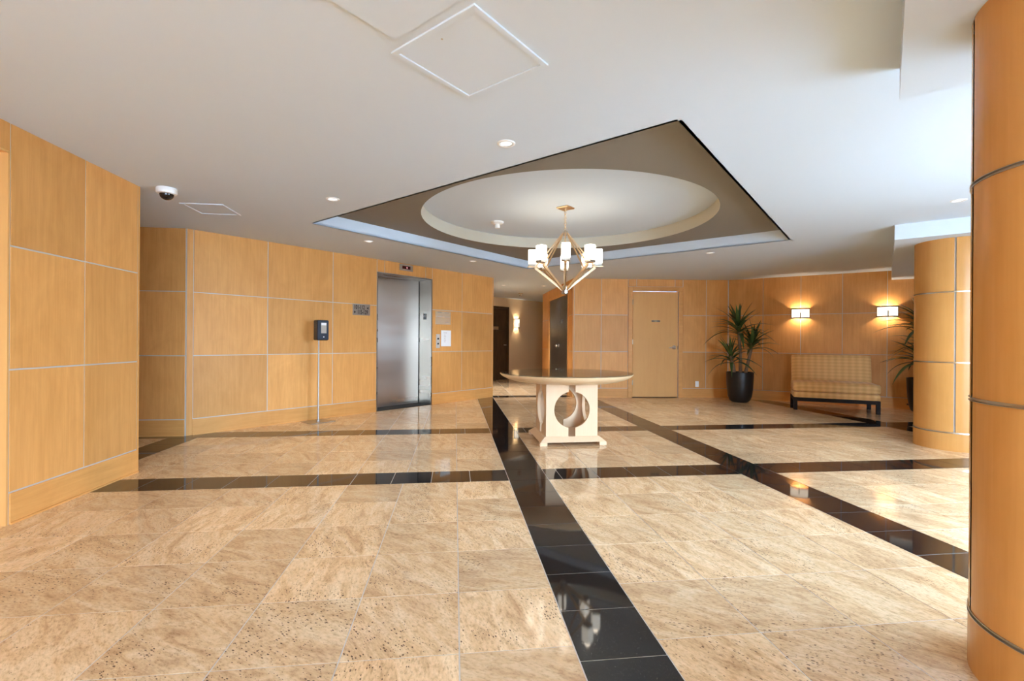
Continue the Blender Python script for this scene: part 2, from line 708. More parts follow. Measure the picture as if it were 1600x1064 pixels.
def lay(cells, name, mat, most=298):
    vis = [c for c in cells if seen((c[0] + c[1]) / 2, (c[2] + c[3]) / 2)]
    vis.sort(key=lambda c: math.hypot((c[0] + c[1]) / 2, (c[2] + c[3]) / 2))
    single = vis[:most]
    ss = set(single)
    for (x0, x1, y0, y1) in single:
        boxpart(name, (x0 + JOINT / 2, y0 + JOINT / 2, -0.012), (x1 - JOINT / 2, y1 - JOINT / 2, random.choice((0.0, 0.0001, -0.0001))),
                mat, floor)
    rest = [c for c in cells if c not in ss]
    if rest:
        mb = MB()
        ids = []
        for (x0, x1, y0, y1) in rest:
            mb.box((x0 + JOINT / 2, y0 + JOINT / 2, -0.012), (x1 - JOINT / 2, y1 - JOINT / 2, 0))
            ids += [random.random()] * 6
        me = bpy.data.meshes.new(name)
        me.from_pydata(mb.v, [], mb.f)
        at = me.attributes.new('tid', 'FLOAT', 'FACE')
        at.data.foreach_set('value', ids)
        o = link(name, me, mat, floor)
        o['kind'] = 'stuff'


beige = [(x0, x1, y0, y1) for x0, x1 in cols for y0, y1 in rows if in_room((x0 + x1) / 2, (y0 + y1) / 2)]
lay(beige, 'tile', 'gold_granite')
B = 0.3062
black = []
for (a, b_) in xs_strip:
    ysegs = spans(-6.4, 3.743, B, True)
    ysegs += [(3.743, 4.060)] + spans(4.060, 5.706, 1.646 / 5) + [(5.706, 6.024)] + spans(6.024, 9.317, 3.293 / 11)
    ysegs += [(9.317, 9.634)] + spans(9.634, 12.8, B)
    black += [(a, b_, y0, y1) for y0, y1 in ysegs if in_room((a + b_) / 2, (y0 + y1) / 2)]
for (a, b_) in ys_strip:
    xsegs = (spans(-6.9, -3.176, B, True) + spans(-2.859, 0.434, B, True) + spans(0.751, 2.397, B, True)
             + spans(2.715, 5.72, B) + spans(6.037, 10.4, B))
    black += [(x0, x1, a, b_) for x0, x1 in xsegs if in_room((x0 + x1) / 2, (a + b_) / 2)]
lay(black, 'border_tile', 'black_granite')

# ------------------------------------------------------------------ ceiling with square tray and round dome
DC = Vector((1.251, 5.366))
DR = 2.79
CX0, CX1, CY0, CY1 = -7.2, 10.6, -6.8, 16.6
N_, E_, S_, W_ = (DC.x, DC.y + DR), (DC.x + DR, DC.y), (DC.x, DC.y - DR), (DC.x - DR, DC.y)
def clip_t(poly, tmax, keep_low=True):
    """cut a polygon along the glass front line"""
    out = []
    val = lambda q: ((q[0] - q[1]) * S2 - tmax) * (1 if keep_low else -1)
    for i, p in enumerate(poly):
        q = poly[(i + 1) % len(poly)]
        a_, b_ = val(p), val(q)
        if a_ <= 0:
            out.append(p)
        if (a_ < 0 < b_) or (b_ < 0 < a_):
            k_ = a_ / (a_ - b_)
            out.append((p[0] + (q[0] - p[0]) * k_, p[1] + (q[1] - p[1]) * k_))
    return out


mb = MB()
for poly in ([N_, (DC.x, CY1), (CX1, CY1), (CX1, DC.y), E_], [E_, (CX1, DC.y), (CX1, CY0), (DC.x, CY0), S_],
             [S_, (DC.x, CY0), (CX0, CY0), (CX0, DC.y), W_], [W_, (CX0, DC.y), (CX0, CY1), (DC.x, CY1), N_]):
    mb.prism(clip_t(poly, 2.75), CEIL, CEIL + 0.02)
ceiling = struct(mb.build('ceiling', 'white_ceiling'), 'flat white plaster ceiling with a square tray and round dome')
TRAY = CEIL + 0.137
DOME = TRAY + 0.148
RD = 1.632
for p, q in ((N_, E_), (E_, S_), (S_, W_), (W_, N_)):
    p3, q3 = Vector((*p, CEIL)), Vector((*q, CEIL))
    d = (q3 - p3).normalized()
    out = Vector((-d.y, d.x, 0))
    if out.dot(Vector((p3.x + q3.x, p3.y + q3.y, 0)) / 2 - Vector((DC.x, DC.y, 0))) < 0:
        out = -out
    v = [p3, q3, q3 + out * 0.02, p3 + out * 0.02]
    v += [Vector((a.x, a.y, TRAY + 0.02)) for a in v]
    MB().add(v, [(0, 1, 2, 3), (4, 5, 6, 7), (0, 1, 5, 4), (1, 2, 6, 5), (2, 3, 7, 6), (3, 0, 4, 7)]).build('tray_side', 'white_ceiling', ceiling)
# taupe ring panel: diamond with a round hole
n = 128
ring_in, ring_out = [], []
for k in range(n):
    a = 2 * PI * k / n
    ring_in.append((DC.x + RD * math.cos(a), DC.y + RD * math.sin(a)))
    rr = DR / (abs(math.cos(a)) + abs(math.sin(a)))
    ring_out.append((DC.x + rr * math.cos(a), DC.y + rr * math.sin(a)))
v = [(x, y, TRAY) for x, y in ring_in] + [(x, y, TRAY) for x, y in ring_out]
v += [(x, y, TRAY + 0.02) for x, y in ring_in] + [(x, y, TRAY + 0.02) for x, y in ring_out]
f = []
for k in range(n):
    k2 = (k + 1) % n
    f += [(k, k2, n + k2, n + k), (2 * n + k, 3 * n + k, 3 * n + k2, 2 * n + k2)]
part(MB().add(v, f).build('tray_panel', 'taupe_paint', ceiling), 'taupe painted tray panel around the round dome')
part(MB().lathe([(RD, TRAY), (RD, DOME), (RD + 0.02, DOME), (RD + 0.02, TRAY)], n, cap=False,
                M=Matrix.Translation((DC.x, DC.y, 0))).build('dome_band', 'cream_paint', ceiling), 'cream painted upright band of the dome')
MB().lathe([(0.0, DOME), (RD + 0.02, DOME), (RD + 0.02, DOME + 0.02), (0, DOME + 0.02)], n, cap=False,
           M=Matrix.Translation((DC.x, DC.y, 0))).build('dome_panel', 'white_ceiling', ceiling)
# dropped soffits over the columns
SOF = 2.215


def st_box(name, s0, s1, t0, t1, z0, z1, mat, parent):
    poly = [st(s0, t0), st(s1, t0), st(s1, t1), st(s0, t1)]
    return MB().prism([(p.x, p.y) for p in poly], z0, z1).build(name, mat, parent)


st_box('soffit', -5.2, 2.806, 0.042, 2.7, SOF, CEIL + 0.005, 'white_ceiling', ceiling)
st_box('soffit', 6.469, 11.0, 0.066, 2.7, SOF - 0.01, CEIL + 0.005, 'white_ceiling', ceiling)
# shallow plate by the front access panel
p = Vector((-0.257, 2.028))
hd = 0.42
poly = [(p.x, p.y), (p.x - hd, p.y - hd), (p.x, p.y - 2 * hd), (p.x + hd, p.y - hd)]
MB().prism(poly, CEIL - 0.010, CEIL + 0.004).build('ceiling_plate', 'white_ceiling', ceiling)


# ------------------------------------------------------------------ walls
ZR = (0.188, 0.914, 1.645, CEIL)
GAP = 0.010


class Wall:
    """local x runs left to right seen from the room, +y away from the room, faces at y = 0"""

    def __init__(self, name, a, b, mat_back='aluminium_reveal', opening=None, label=None, thick=0.10, ext=(0.0, 0.0)):
        a, b = Vector((*a, 0)), Vector((*b, 0))
        d = b - a
        self.L = d.length
        self.ang = math.atan2(d.y, d.x)
        self.a = a
        mb = MB()
        y0 = 0.0045
        ops = sorted(opening or [])
        x = -ext[0]
        for (u0, u1, zt) in ops:
            mb.box((x, y0, 0), (u0, y0 + thick, CEIL))
            mb.box((u0, y0, zt), (u1, y0 + thick, CEIL))
            x = u1
        mb.box((x, y0, 0), (self.L + ext[1], y0 + thick, CEIL))
        me = mb.mesh(name)
        self.o = link(name, me, mat_back, None, a, self.ang)
        struct(self.o, label)

    def panels(self, us, zs=ZR, mat='maple_panel', gap=GAP):
        for u0, u1 in zip(us[:-1], us[1:]):
            for z0, z1 in zip(zs[:-1], zs[1:]):
                top = 0 if abs(z1 - CEIL) < 1e-3 else gap / 2
                boxpart('panel', (u0 + gap / 2, 0, z0 + gap / 2), (u1 - gap / 2, 0.014, z1 - top), mat, self.o, 0.0012)

    def board(self, u0, u1, name='baseboard', z1=None):
        zt = (z1 or ZR[0]) - GAP / 2
        boxpart(name, (u0, -0.004, 0), (u1, 0.014, zt), 'maple_board', self.o, 0.0015)
        boxpart('shoe_moulding', (u0, -0.014, 0), (u1, -0.004, 0.012), 'maple_board', self.o)

    def place(self, o, u, y=0.0, z=0.0):
        c, s = math.cos(self.ang), math.sin(self.ang)
        o.location = (self.a.x + c * u - s * y, self.a.y + s * u + c * y, z)
        o.rotation_euler = (0, 0, self.ang)
        return o


# left wall with a doorway recess
LA = -6.20
wl = Wall('wall_left', (-2.603, LA), (-2.603, 4.287), opening=[(2.02 - LA, 3.128 - LA, 2.198)],
          label='left wall of tall maple panels with grey reveals')
wl.panels([0.05, 1.2, 2.3, 3.4, 4.5, 5.6, 6.5, 7.4, 2.02 - LA])
wl.panels([3.132 - LA, 3.706 - LA, 4.268 - LA])
wl.board(0.0, 2.01 - LA)
wl.board(3.138 - LA, 4.275 - LA)
boxpart('corner_trim', (4.272 - LA, 0.0, 0), (4.290 - LA, 0.116, CEIL), 'maple_panel', wl.o)
boxpart('panel', (2.02 - LA + .004, 0, 2.198), (3.128 - LA, 0.014, CEIL), 'maple_panel', wl.o, 0.001)
# doorway lining and door leaf set back in the left wall
d0 = empty('door_1')
wl.place(d0, 2.02 - LA)
struct(d0, 'plain maple door set back in the left wall')
W0 = 3.128 - 2.02
boxpart('leaf', (0.0, 0.115, 0.0), (W0, 0.155, 2.198), 'maple_door', d0)
boxpart('jamb', (W0 - 0.012, 0.0, 0.0), (W0, 0.115, 2.198), 'maple_door', d0)
boxpart('jamb', (0.0, 0.0, 0.0), (0.012, 0.115, 2.198), 'maple_door', d0)
boxpart('head_lining', (0.0, 0.0, 2.186), (W0, 0.115, 2.198), 'maple_door', d0)

# alcove beyond the left wall
wa = Wall('wall_alcove', (-6.5, 5.86), (-3.036, 5.815), label='recessed maple wall beyond the left wall')
wa.panels([0.0, 1.1, 2.2, 3.455], ZR)
wa.board(0, 3.45)
we = Wall('wall_alcove_end', (-6.5, 4.2), (-6.5, 5.86), label='maple end wall of the alcove')
we.panels([0.0, 0.8, 1.66])
we.board(0, 1.66)
wr = Wall('wall_left_return', (-2.722, 4.287), (-6.5, 4.287), label='maple return wall behind the left wall corner')
wr.panels([0.0, 0.9, 1.8, 2.8, 3.77])
wr.board(0.0, 3.77)

# lift wall at 45 degrees
EA, EB = (-3.030, 5.830), (0.753, 9.439)
LU0, LU1, LZ = 2.522, 3.640, 2.168
wv = Wall('wall_lift', EA, EB, opening=[(LU0, LU1, LZ)], label='angled maple wall around the steel lift door')
wv.panels([0.055, 0.885, 1.787, LU0])
wv.panels([LU1, 4.362, 5.20])
wv.panels([LU0, 2.662, 3.49, LU1], (LZ, CEIL))
boxpart('corner_trim', (-0.008, -0.002, 0), (0.053, 0.014, CEIL), 'maple_panel', wv.o, 0.001)
boxpart('corner_trim', (5.202, 0.0, 0), (5.229, 0.114, CEIL), 'maple_panel', wv.o, 0.001)
wv.board(0.053, LU0 - 0.004)
wv.board(LU1 + 0.004, 5.202)

# corridor
wc = Wall('wall_corridor_left', (0.753, 9.46), (0.753, 13.3), 'beige_wall', label='plain beige wall inside the rear corridor')
wn = Wall('wall_corridor_end', (0.4, 12.87), (3.5, 15.55), 'beige_wall', opening=[(0.62, 1.54, 2.11)],
          label='beige end wall of the rear corridor')
wx = Wall('wall_corridor_far', (3.45, 15.6), (3.45, 12.5), 'beige_wall', label='plain beige wall deep in the rear corridor')
wy = Wall('wall_corridor_side', (3.5, 12.56), (2.36, 12.56), 'beige_wall', label='beige wall end behind the steel double door')
DY0 = 9.262
wd = Wall('wall_corridor_right', (2.320, 12.55), (2.320, DY0), label='maple wall with grey steel double doors',
          opening=[(0.93, 2.90, 2.115)])
wd.panels([0.0, 0.90])
wd.panels([2.93, 3.286])
wd.panels([0.90, 1.92, 2.93], (2.14, CEIL))
wd.board(0, 0.88)
wd.board(2.95, 3.286)
boxpart('baseboard', (1.66, 0.006, 0), (3.6, 0.014, 0.12), 'dark_door_wood', wn.o)

# rear wall with the maple door
RA, RB = (2.315, 9.234), (5.445, 8.975)
wb = Wall('wall_rear', RA, RB, opening=[(1.190, 2.124, 2.13)], ext=(-0.03, 0.12), label='rear maple wall with a plain door')
wb.panels([0.03, 0.572, 1.110])
wb.panels([2.216, 2.690, 3.135])
wb.panels([1.110, 1.28, 2.056, 2.216], (2.214, CEIL))
wb.board(0.03, 1.110)
wb.board(2.216, 3.135)
boxpart('corner_trim', (0.0, 0, 0), (0.028, 0.014, CEIL), 'maple_panel', wb.o)

# bench wall
BA = Vector((5.445, 8.975))
BD = Vector((0.7735, -0.6338))
BB = BA + BD * 5.05
wf = Wall('wall_bench', tuple(BA), tuple(BB), ext=(0.12, 0.1), label='angled maple wall behind the settee')
wf.panels([0.004, 0.619, 1.245, 1.885, 2.522, 3.16, 3.80, 4.42, 5.04])
wf.board(0.004, 5.04)

# ------------------------------------------------------------------ front wall with glazed entrance and added fill-light glazing (out of frame)
FS0, FS1 = -6.35, 10.9
p0, p1 = st(FS1, GLASS_T), st(FS0, GLASS_T)
WTOP = 2.19
wg = Wall('wall_front', (p0.x, p0.y), (p1.x, p1.y),
          opening=[(FS1 - ENTRANCE[1], FS1 - ENTRANCE[0], 2.345), (FS1 - FILL_GLASS[1], FS1 - FILL_GLASS[0], WTOP)],
          label='maple front wall with the glazed entrance')
wg.panels([0.02, 1.1, 2.1, 3.1, 4.1, 5.0, FS1 - ENTRANCE[1]])
wg.panels([FS1 - ENTRANCE[0], 8.9, 9.8, FS1 - FILL_GLASS[1]])
wg.panels([FS1 - FILL_GLASS[0], 16.4, 17.2])
wg.board(0.02, FS1 - ENTRANCE[1])
wg.board(FS1 - ENTRANCE[0], FS1 - FILL_GLASS[1])
wg.board(FS1 - FILL_GLASS[0], 17.2)
i = 0
for (a, b_, top) in ((*ENTRANCE, 2.345), (*FILL_GLASS, WTOP)):
    nb = max(2, round((b_ - a) / 1.05))
    for k in range(nb):
        i += 1
        w = empty('window_%d' % i)
        wg.place(w, FS1 - b_ + (b_ - a) * k / nb)
        struct(w, 'glazed bay of the entrance or the added fill-light glazing')
        L = (b_ - a) / nb
        boxpart('pane', (0.02, 0.044, 0.08), (L - 0.02, 0.056, top - 0.06), 'window_glass', w)
        boxpart('mullion', (-0.02 if k else 0.0, 0.01, 0.0), (0.02, 0.09, top), 'dull_nickel', w)
        if k == nb - 1:
            boxpart('mullion', (L - 0.02, 0.01, 0.0), (L, 0.09, top), 'dull_nickel', w)
        boxpart('sill', (0.02, 0.01, 0.0), (L - 0.02, 0.09, 0.08), 'dull_nickel', w)
        boxpart('head', (0.02, 0.01, top - 0.06), (L - 0.02, 0.09, top), 'dull_nickel', w)

# ------------------------------------------------------------------ doors
# lift door
lift = empty('door_2')
wv.place(lift, LU0)
struct(lift, 'brushed steel lift door in a deep steel jamb')
LW = LU1 - LU0
IN = 0.335
boxpart('leaf', (0.0, IN, 0.0), (LW, IN + 0.03, LZ), 'brushed_steel', lift)
boxpart('leaf_gap', (LW - 0.024, IN - 0.0025, 0.0), (LW - 0.012, IN, LZ), 'dark_gap', lift)
boxpart('jamb', (LW - 0.012, 0.012, 0.0), (LW, IN, LZ), 'jamb_steel', lift)
boxpart('jamb', (0.0, 0.012, 0.0), (0.012, IN, LZ), 'jamb_steel', lift)
boxpart('head_lining', (0.012, 0.012, LZ - 0.012), (LW - 0.012, IN, LZ), 'jamb_steel', lift)
boxpart('jamb_edge', (LW - 0.022, -0.004, 0.0), (LW, 0.012, LZ), 'jamb_steel', lift)
boxpart('jamb_edge', (0.0, -0.004, 0.0), (0.016, 0.012, LZ), 'jamb_steel', lift)
boxpart('head_edge', (0.016, -0.004, LZ - 0.018), (LW - 0.022, 0.012, LZ), 'jamb_steel', lift)
boxpart('sill', (0.0, 0.02, 0.0), (LW, IN + 0.03, 0.010), 'dark_gap', lift)
# floor mark on the jamb: black plate with white signs
jx = LW - 0.0135
pl = boxpart('floor_plate', (jx - 0.0025, 0.135, 1.475), (jx + 0.0015, 0.215, 1.578), 'black_plastic', lift)
rotj = (PI / 2, 0, -PI / 2)
star = MB()
sv = [(0, 0, 0)] + [((0.018 if k % 2 == 0 else 0.008) * math.cos(PI / 2 + k * PI / 5),
                     (0.018 if k % 2 == 0 else 0.008) * math.sin(PI / 2 + k * PI / 5), 0) for k in range(10)]
star.add(sv, [(0, 1 + k, 1 + (k + 1) % 10) for k in range(10)])
so = star.build('star_mark', 'white_plastic', pl)
so.rotation_euler = rotj
so.location = (-0.0032, 0.020, 0.010)
text_mesh('floor_letter', 'G', 0.05, 'white_plastic', pl, (-0.0026, 0.004, 0.012), rotj)

# maple door in the rear wall
dm = empty('door_3')
wb.place(dm, 1.110)
struct(dm, 'plain maple door with lever handle in the rear wall')
boxpart('casing', (0.002, -0.016, 0), (0.086, 0.014, 2.212), 'maple_board', dm, 0.003)
boxpart('casing', (1.020, -0.016, 0), (1.104, 0.014, 2.212), 'maple_board', dm, 0.003)
boxpart('casing', (0.086, -0.016, 2.128), (1.020, 0.014, 2.212), 'maple_board', dm, 0.003)
leaf = boxpart('leaf', (0.098, 0.010, 0.014), (1.004, 0.052, 2.118), 'maple_door', dm, 0.002)
boxpart('stop', (0.086, 0.02, 0), (0.098, 0.10, 2.128), 'maple_board', dm)
boxpart('stop', (1.004, 0.02, 0), (1.020, 0.10, 2.128), 'maple_board', dm)
boxpart('backing', (0.086, 0.10, 0), (1.020, 0.112, 2.128), 'dark_gap', dm)
for z in (0.25, 1.06, 1.86):
    boxpart('hinge', (0.086, -0.004, z), (0.102, 0.010, z + 0.10), 'bronze', dm)
h = empty('lever_handle')
h.parent = dm
h.location = (0.935, 0.010, 1.005)
h['label'] = 'dark nickel lever handle'
MB().lathe([(0.0, 0.0), (0.040, 0.0), (0.040, 0.008), (0.030, 0.016), (0.012, 0.018), (0.012, 0.05), (0, 0.05)], 20, cap=False,
           M=Matrix.Rotation(PI / 2, 4, 'X')).build('rose', 'dull_nickel', h)
MB().tube([(0, -0.045, 0), (-0.03, -0.05, 0), (-0.075, -0.05, -0.004), (-0.115, -0.045, -0.006)], [0.011, 0.011, 0.009, 0.007], 10).build('lever', 'dull_nickel', h)
boxpart('strike', (1.004, -0.002, 0.97), (1.012, 0.010, 1.04), 'bronze', dm)
np_ = boxpart('name_plate', (0.475, 0.006, 1.515), (0.650, 0.010, 1.545), 'bronze', dm)
boxpart('plate_lettering', (0.480, 0.0052, 1.519), (0.530, 0.0062, 1.541), 'ink', dm)
boxpart('plate_lettering', (0.532, 0.0052, 1.524), (0.590, 0.0062, 1.536), 'ink', dm)
boxpart('plate_lettering', (0.592, 0.0052, 1.518), (0.645, 0.0062, 1.542), 'ink', dm)

# steel double doors on the corridor wall
ds = empty('door_4')
wd.place(ds, 0.93)
struct(ds, 'pair of dark grey steel doors beside the corridor')
DW = 1.97
boxpart('frame_post', (-0.045, -0.012, 0), (0.012, 0.03, 2.16), 'maple_board', ds)
boxpart('frame_post', (DW - 0.012, -0.012, 0), (DW + 0.045, 0.03, 2.16), 'maple_board', ds)
boxpart('frame_head', (0.012, -0.012, 2.10), (DW - 0.012, 0.03, 2.16), 'maple_board', ds)
lf = boxpart('leaf', (0.014, 0.012, 0.012), (DW / 2 - 0.003, 0.055, 2.098), 'dark_steel', ds)
lr = boxpart('leaf', (DW / 2 + 0.003, 0.012, 0.012), (DW - 0.014, 0.055, 2.098), 'dark_steel', ds)
boxpart('backing', (0.0, 0.07, 0), (DW, 0.10, 2.1), 'dark_gap', ds)
kn = empty('knob')
kn.parent = ds
kn.location = (DW / 2 + 0.07, 0.012, 1.015)
kn['label'] = 'bright chrome door knob'
MB().lathe([(0, 0), (0.032, 0), (0.032, 0.006), (0.014, 0.012), (0.014, 0.03), (0.030, 0.042), (0.033, 0.055), (0.024, 0.068), (0, 0.072)], 18,
           cap=False, M=Matrix.Rotation(PI / 2, 4, 'X')).build('knob_turn', 'chrome', kn)
kn2 = boxpart('lever', (DW / 2 - 0.16, -0.03, 1.005), (DW / 2 - 0.04, -0.016, 1.025), 'chrome', ds)
boxpart('door_sign', (DW / 2 + 0.30, 0.008, 1.515), (DW / 2 + 0.42, 0.012, 1.595), 'black_plastic', ds)
for z in (0.3, 1.0, 1.75):
    boxpart('hinge', (DW - 0.03, 0.004, z), (DW - 0.008, 0.013, z + 0.11), 'dull_nickel', ds)

# dark apartment door at the corridor end
dk = empty('door_5')
wn.place(dk, 0.62)
struct(dk, 'dark brown door at the corridor end')
boxpart('frame_post', (0.0, -0.01, 0), (0.06, 0.09, 2.11), 'dark_door_wood', dk)
boxpart('frame_post', (0.86, -0.01, 0), (0.92, 0.09, 2.11), 'dark_door_wood', dk)
boxpart('frame_head', (0.06, -0.01, 2.05), (0.86, 0.09, 2.11), 'dark_door_wood', dk)
boxpart('leaf', (0.06, 0.04, 0.0), (0.86, 0.085, 2.05), 'dark_door_wood', dk)
boxpart('door_sign', (0.26, 0.034, 1.44), (0.52, 0.042, 1.53), 'dull_nickel', dk)
MB().tube([(0.80, 0.04, 1.0), (0.80, -0.01, 1.0), (0.70, -0.012, 1.0)], 0.010, 8).build('lever', 'dull_nickel', dk)

# ------------------------------------------------------------------ columns


def column(cx, cy, R, ztop, seams, label):
    o = empty('column', (cx, cy, 0))
    tag(o, label, 'column', 'round maple clad columns')
    part(MB().lathe([(R - 0.012, 0.0), (R - 0.012, ztop)], 64).build('core', 'aluminium_reveal', o), 'grey metal core showing in the reveals')
    zs = (0.196, 0.907, 0.918, 1.641, 1.652, ztop)
    part(MB().lathe([(R + 0.002, 0.0), (R + 0.002, 0.181), (R - 0.012, 0.181)], 96, cap=False).build('base_band', 'curved_maple', o), 'low maple band round the foot')
    for z0, z1 in ((0.196, 0.908), (0.921, 1.639), (1.652, ztop)):
        for a0, a1 in zip(seams, seams[1:] + [seams[0] + 2 * PI]):
            g = 0.008 / R
            MB().lathe([(R - 0.012, z0), (R, z0), (R, z1), (R - 0.012, z1)], max(8, int((a1 - a0) * 14)), cap=False,
                       a0=a0 + g, a1=a1 - g).build('panel', 'curved_maple', o)
    for z0, z1 in ((0.181, 0.196), (0.908, 0.921), (1.639, 1.652)):
        part(MB().lathe([(R - 0.012, z0), (R + 0.004, z0), (R + 0.004, z0 + 0.002), (R - 0.006, z0 + 0.003), (R - 0.006, z1 - 0.003), (R + 0.004, z1 - 0.002), (R + 0.004, z1), (R - 0.012, z1)], 96, cap=False).build('metal_band', 'dull_nickel', o), 'thin nickel band')
    return o


column(1.988, 1.232, 0.305, SOF, [math.radians(q) for q in (20, 140, 300)],
       'nearest tall round column at the right edge, clad in curved maple')
column(5.335, 4.536, 0.322, SOF - 0.01, [math.radians(q) for q in (223.5, 343.5, 463.5)],
       'farther round maple column beside the second potted plant')


# ------------------------------------------------------------------ table
TB = Vector((1.252, 5.30))
tb = empty('pedestal_table', (TB.x, TB.y, 0), math.radians(1.0))
tag(tb, 'round pale maple pedestal table with glass top below the chandelier', 'table')
PW, PT, PZ0, PZ1 = 0.285, 0.034, 0.085, 0.655      # half width, wall thickness


zc_ = (PZ0 + PZ1) / 2
HOLE, SLOT = 0.196, 0.038
for k in range(4):
    w = PW if k % 2 == 0 else PW - PT
    for sgn in (-1, 1):
        a_top = math.asin(SLOT / HOLE)
        prof_in = [(SLOT, PZ1)]
        for i in range(25):
            a = a_top + (PI - 2 * a_top) * i / 24
            prof_in.append((HOLE * math.sin(a), zc_ + HOLE * math.cos(a)))
        prof_in.append((SLOT, PZ0))
        m_ = len(prof_in)
        v, f = [], []
        for y in (-PW, -PW + PT):
            v += [(sgn * x, y, z) for x, z in prof_in] + [(sgn * w, y, z) for x, z in prof_in]
        o2 = 2 * m_
        for i in range(m_ - 1):
            f += [(i, i + 1, m_ + i + 1, m_ + i), (o2 + i, o2 + m_ + i, o2 + m_ + i + 1, o2 + i + 1),
                  (i, o2 + i, o2 + i + 1, i + 1), (m_ + i, m_ + i + 1, o2 + m_ + i + 1, o2 + m_ + i)]
        f += [(0, m_, o2 + m_, o2), (m_ - 1, o2 + m_ - 1, o2 + 2 * m_ - 1, 2 * m_ - 1)]
        MB().add(v, f, Matrix.Rotation(k * PI / 2, 4, 'Z')).build('pedestal_board', 'pale_maple', tb)
# plinth: sloping frame on two runners
mb = MB()
q0, q1 = 0.362, 0.300
v = [(-q0, -q0, .035), (q0, -q0, .035), (q0, q0, .035), (-q0, q0, .035), (-q1, -q1, .085), (q1, -q1, .085), (q1, q1, .085), (-q1, q1, .085)]
mb.add(v, [(0, 3, 2, 1), (4, 5, 6, 7), (0, 1, 5, 4), (1, 2, 6, 5), (2, 3, 7, 6), (3, 0, 4, 7)])
mb.build('plinth', 'pale_maple', tb, 0.002)
for sx in (-1, 1):
    for sy in (-1, 1):
        boxpart('plinth_foot', (min(sx * 0.285, sx * q0), min(sy * 0.285, sy * q0), 0.0), (max(sx * 0.285, sx * q0), max(sy * 0.285, sy * q0), 0.035), 'pale_maple', tb)
part(MB().lathe([(0.0, 0.655), (0.52, 0.655), (0.60, 0.668), (0.67, 0.690), (0.722, 0.716), (0.744, 0.736), (0.748, 0.742), (0.744, 0.746), (0.0, 0.746)], 96, cap=False).build('table_top', 'pale_maple_top', tb), 'round maple top with a turned bowl edge')
part(MB().lathe([(0.0, 0.747), (0.742, 0.747), (0.744, 0.750), (0.744, 0.755), (0.742, 0.757), (0.0, 0.757)], 96, cap=False).build('glass_top', 'table_glass', tb), 'clear glass disc')


# ------------------------------------------------------------------ chandelier
ch = empty('chandelier', (DC.x, DC.y, DOME), math.radians(-7 - 5))
tag(ch, 'champagne metal chandelier with eight white glass shades over the table', 'chandelier')
Z = lambda z: z - DOME
MB().box((-0.078, -0.078, Z(2.632)), (0.078, 0.078, Z(DOME)), Matrix.Rotation(PI / 4 + 0.2, 4, 'Z')).build('canopy', 'brass_champagne', ch, 0.006)
MB().lathe([(0, Z(2.60)), (0.012, Z(2.60)), (0.014, Z(2.632)), (0, Z(2.632))], 12, cap=False).build('canopy_loop', 'brass_champagne', ch)
z = 2.602
k = 0
link_me = None
while z > 2.40:
    if link_me is None:
        pts = [(0.011 * math.cos(a), 0, 0.021 * math.sin(a)) for a in [2 * PI * i / 12 for i in range(13)]]
        link_me = MB().tube(pts, 0.0035, 6, cap=False).mesh('chain_link')
    link('chain_link', link_me, 'brass_champagne', ch, (0, 0, Z(z - 0.018)), (PI / 2) * (k % 2) + 0.4)
    z -= 0.031
    k += 1
MB().lathe([(0, Z(2.385)), (0.012, Z(2.385)), (0.03, Z(2.37)), (0.034, Z(2.365)), (0.034, Z(2.325)), (0.022, Z(2.318)), (0, Z(2.318))], 16, cap=False).build('top_hub', 'dull_nickel', ch)
MB().lathe([(0, Z(1.745)), (0.028, Z(1.745)), (0.038, Z(1.735)), (0.038, Z(1.658)), (0.030, Z(1.65)), (0, Z(1.65))], 8, cap=False).build('bottom_hub', 'dull_nickel', ch)
RS = 0.375
rod = MB().bar((0.030, 0, Z(2.35)), (0.33, 0, Z(1.975)), 0.014, 0.012).mesh('upper_rod')
arm = MB().bar((0.026, 0, Z(1.700)), (0.345, 0, Z(1.955)), 0.018, 0.026).mesh('lower_arm')
arm2 = MB().bar((0.30, 0, Z(1.965)), (RS + 0.06, 0, Z(1.965)), 0.022, 0.010).mesh('cup_plate')
cup = MB().box((-0.045, -0.045, 0), (0.045, 0.045, 0.026)).mesh('cup', 0.004)
prof = [(0.0, 0.012), (0.034, 0.012), (0.046, 0.016), (0.049, 0.03), (0.049, 0.165), (0.046, 0.178), (0.036, 0.178), (0.036, 0.03), (0.0, 0.03)]
sh_mb = MB()
ns = 24
vv = []
for r, zz in prof:
    for i in range(ns):
        a = 2 * PI * i / ns
        # rounded square section
        c_, s_ = math.cos(a), math.sin(a)
        kx = r / max(1e-6, (abs(c_) ** 6 + abs(s_) ** 6) ** (1 / 6)) if r > 0 else 0
        vv.append((kx * c_, kx * s_, zz))
ff = []
for i in range(len(prof) - 1):
    for j in range(ns):
        j2 = (j + 1) % ns
        ff.append((i * ns + j, i * ns + j2, (i + 1) * ns + j2, (i + 1) * ns + j))
sh_mb.add(vv, ff, None, True)
shade = sh_mb.mesh('glass_shade')
for me, mt in ((rod, 'brass_champagne'), (arm, 'brass_champagne'), (arm2, 'brass_champagne'), (cup, 'dull_nickel'), (shade, 'shade_glass')):
    me.materials.append(MATS[mt])
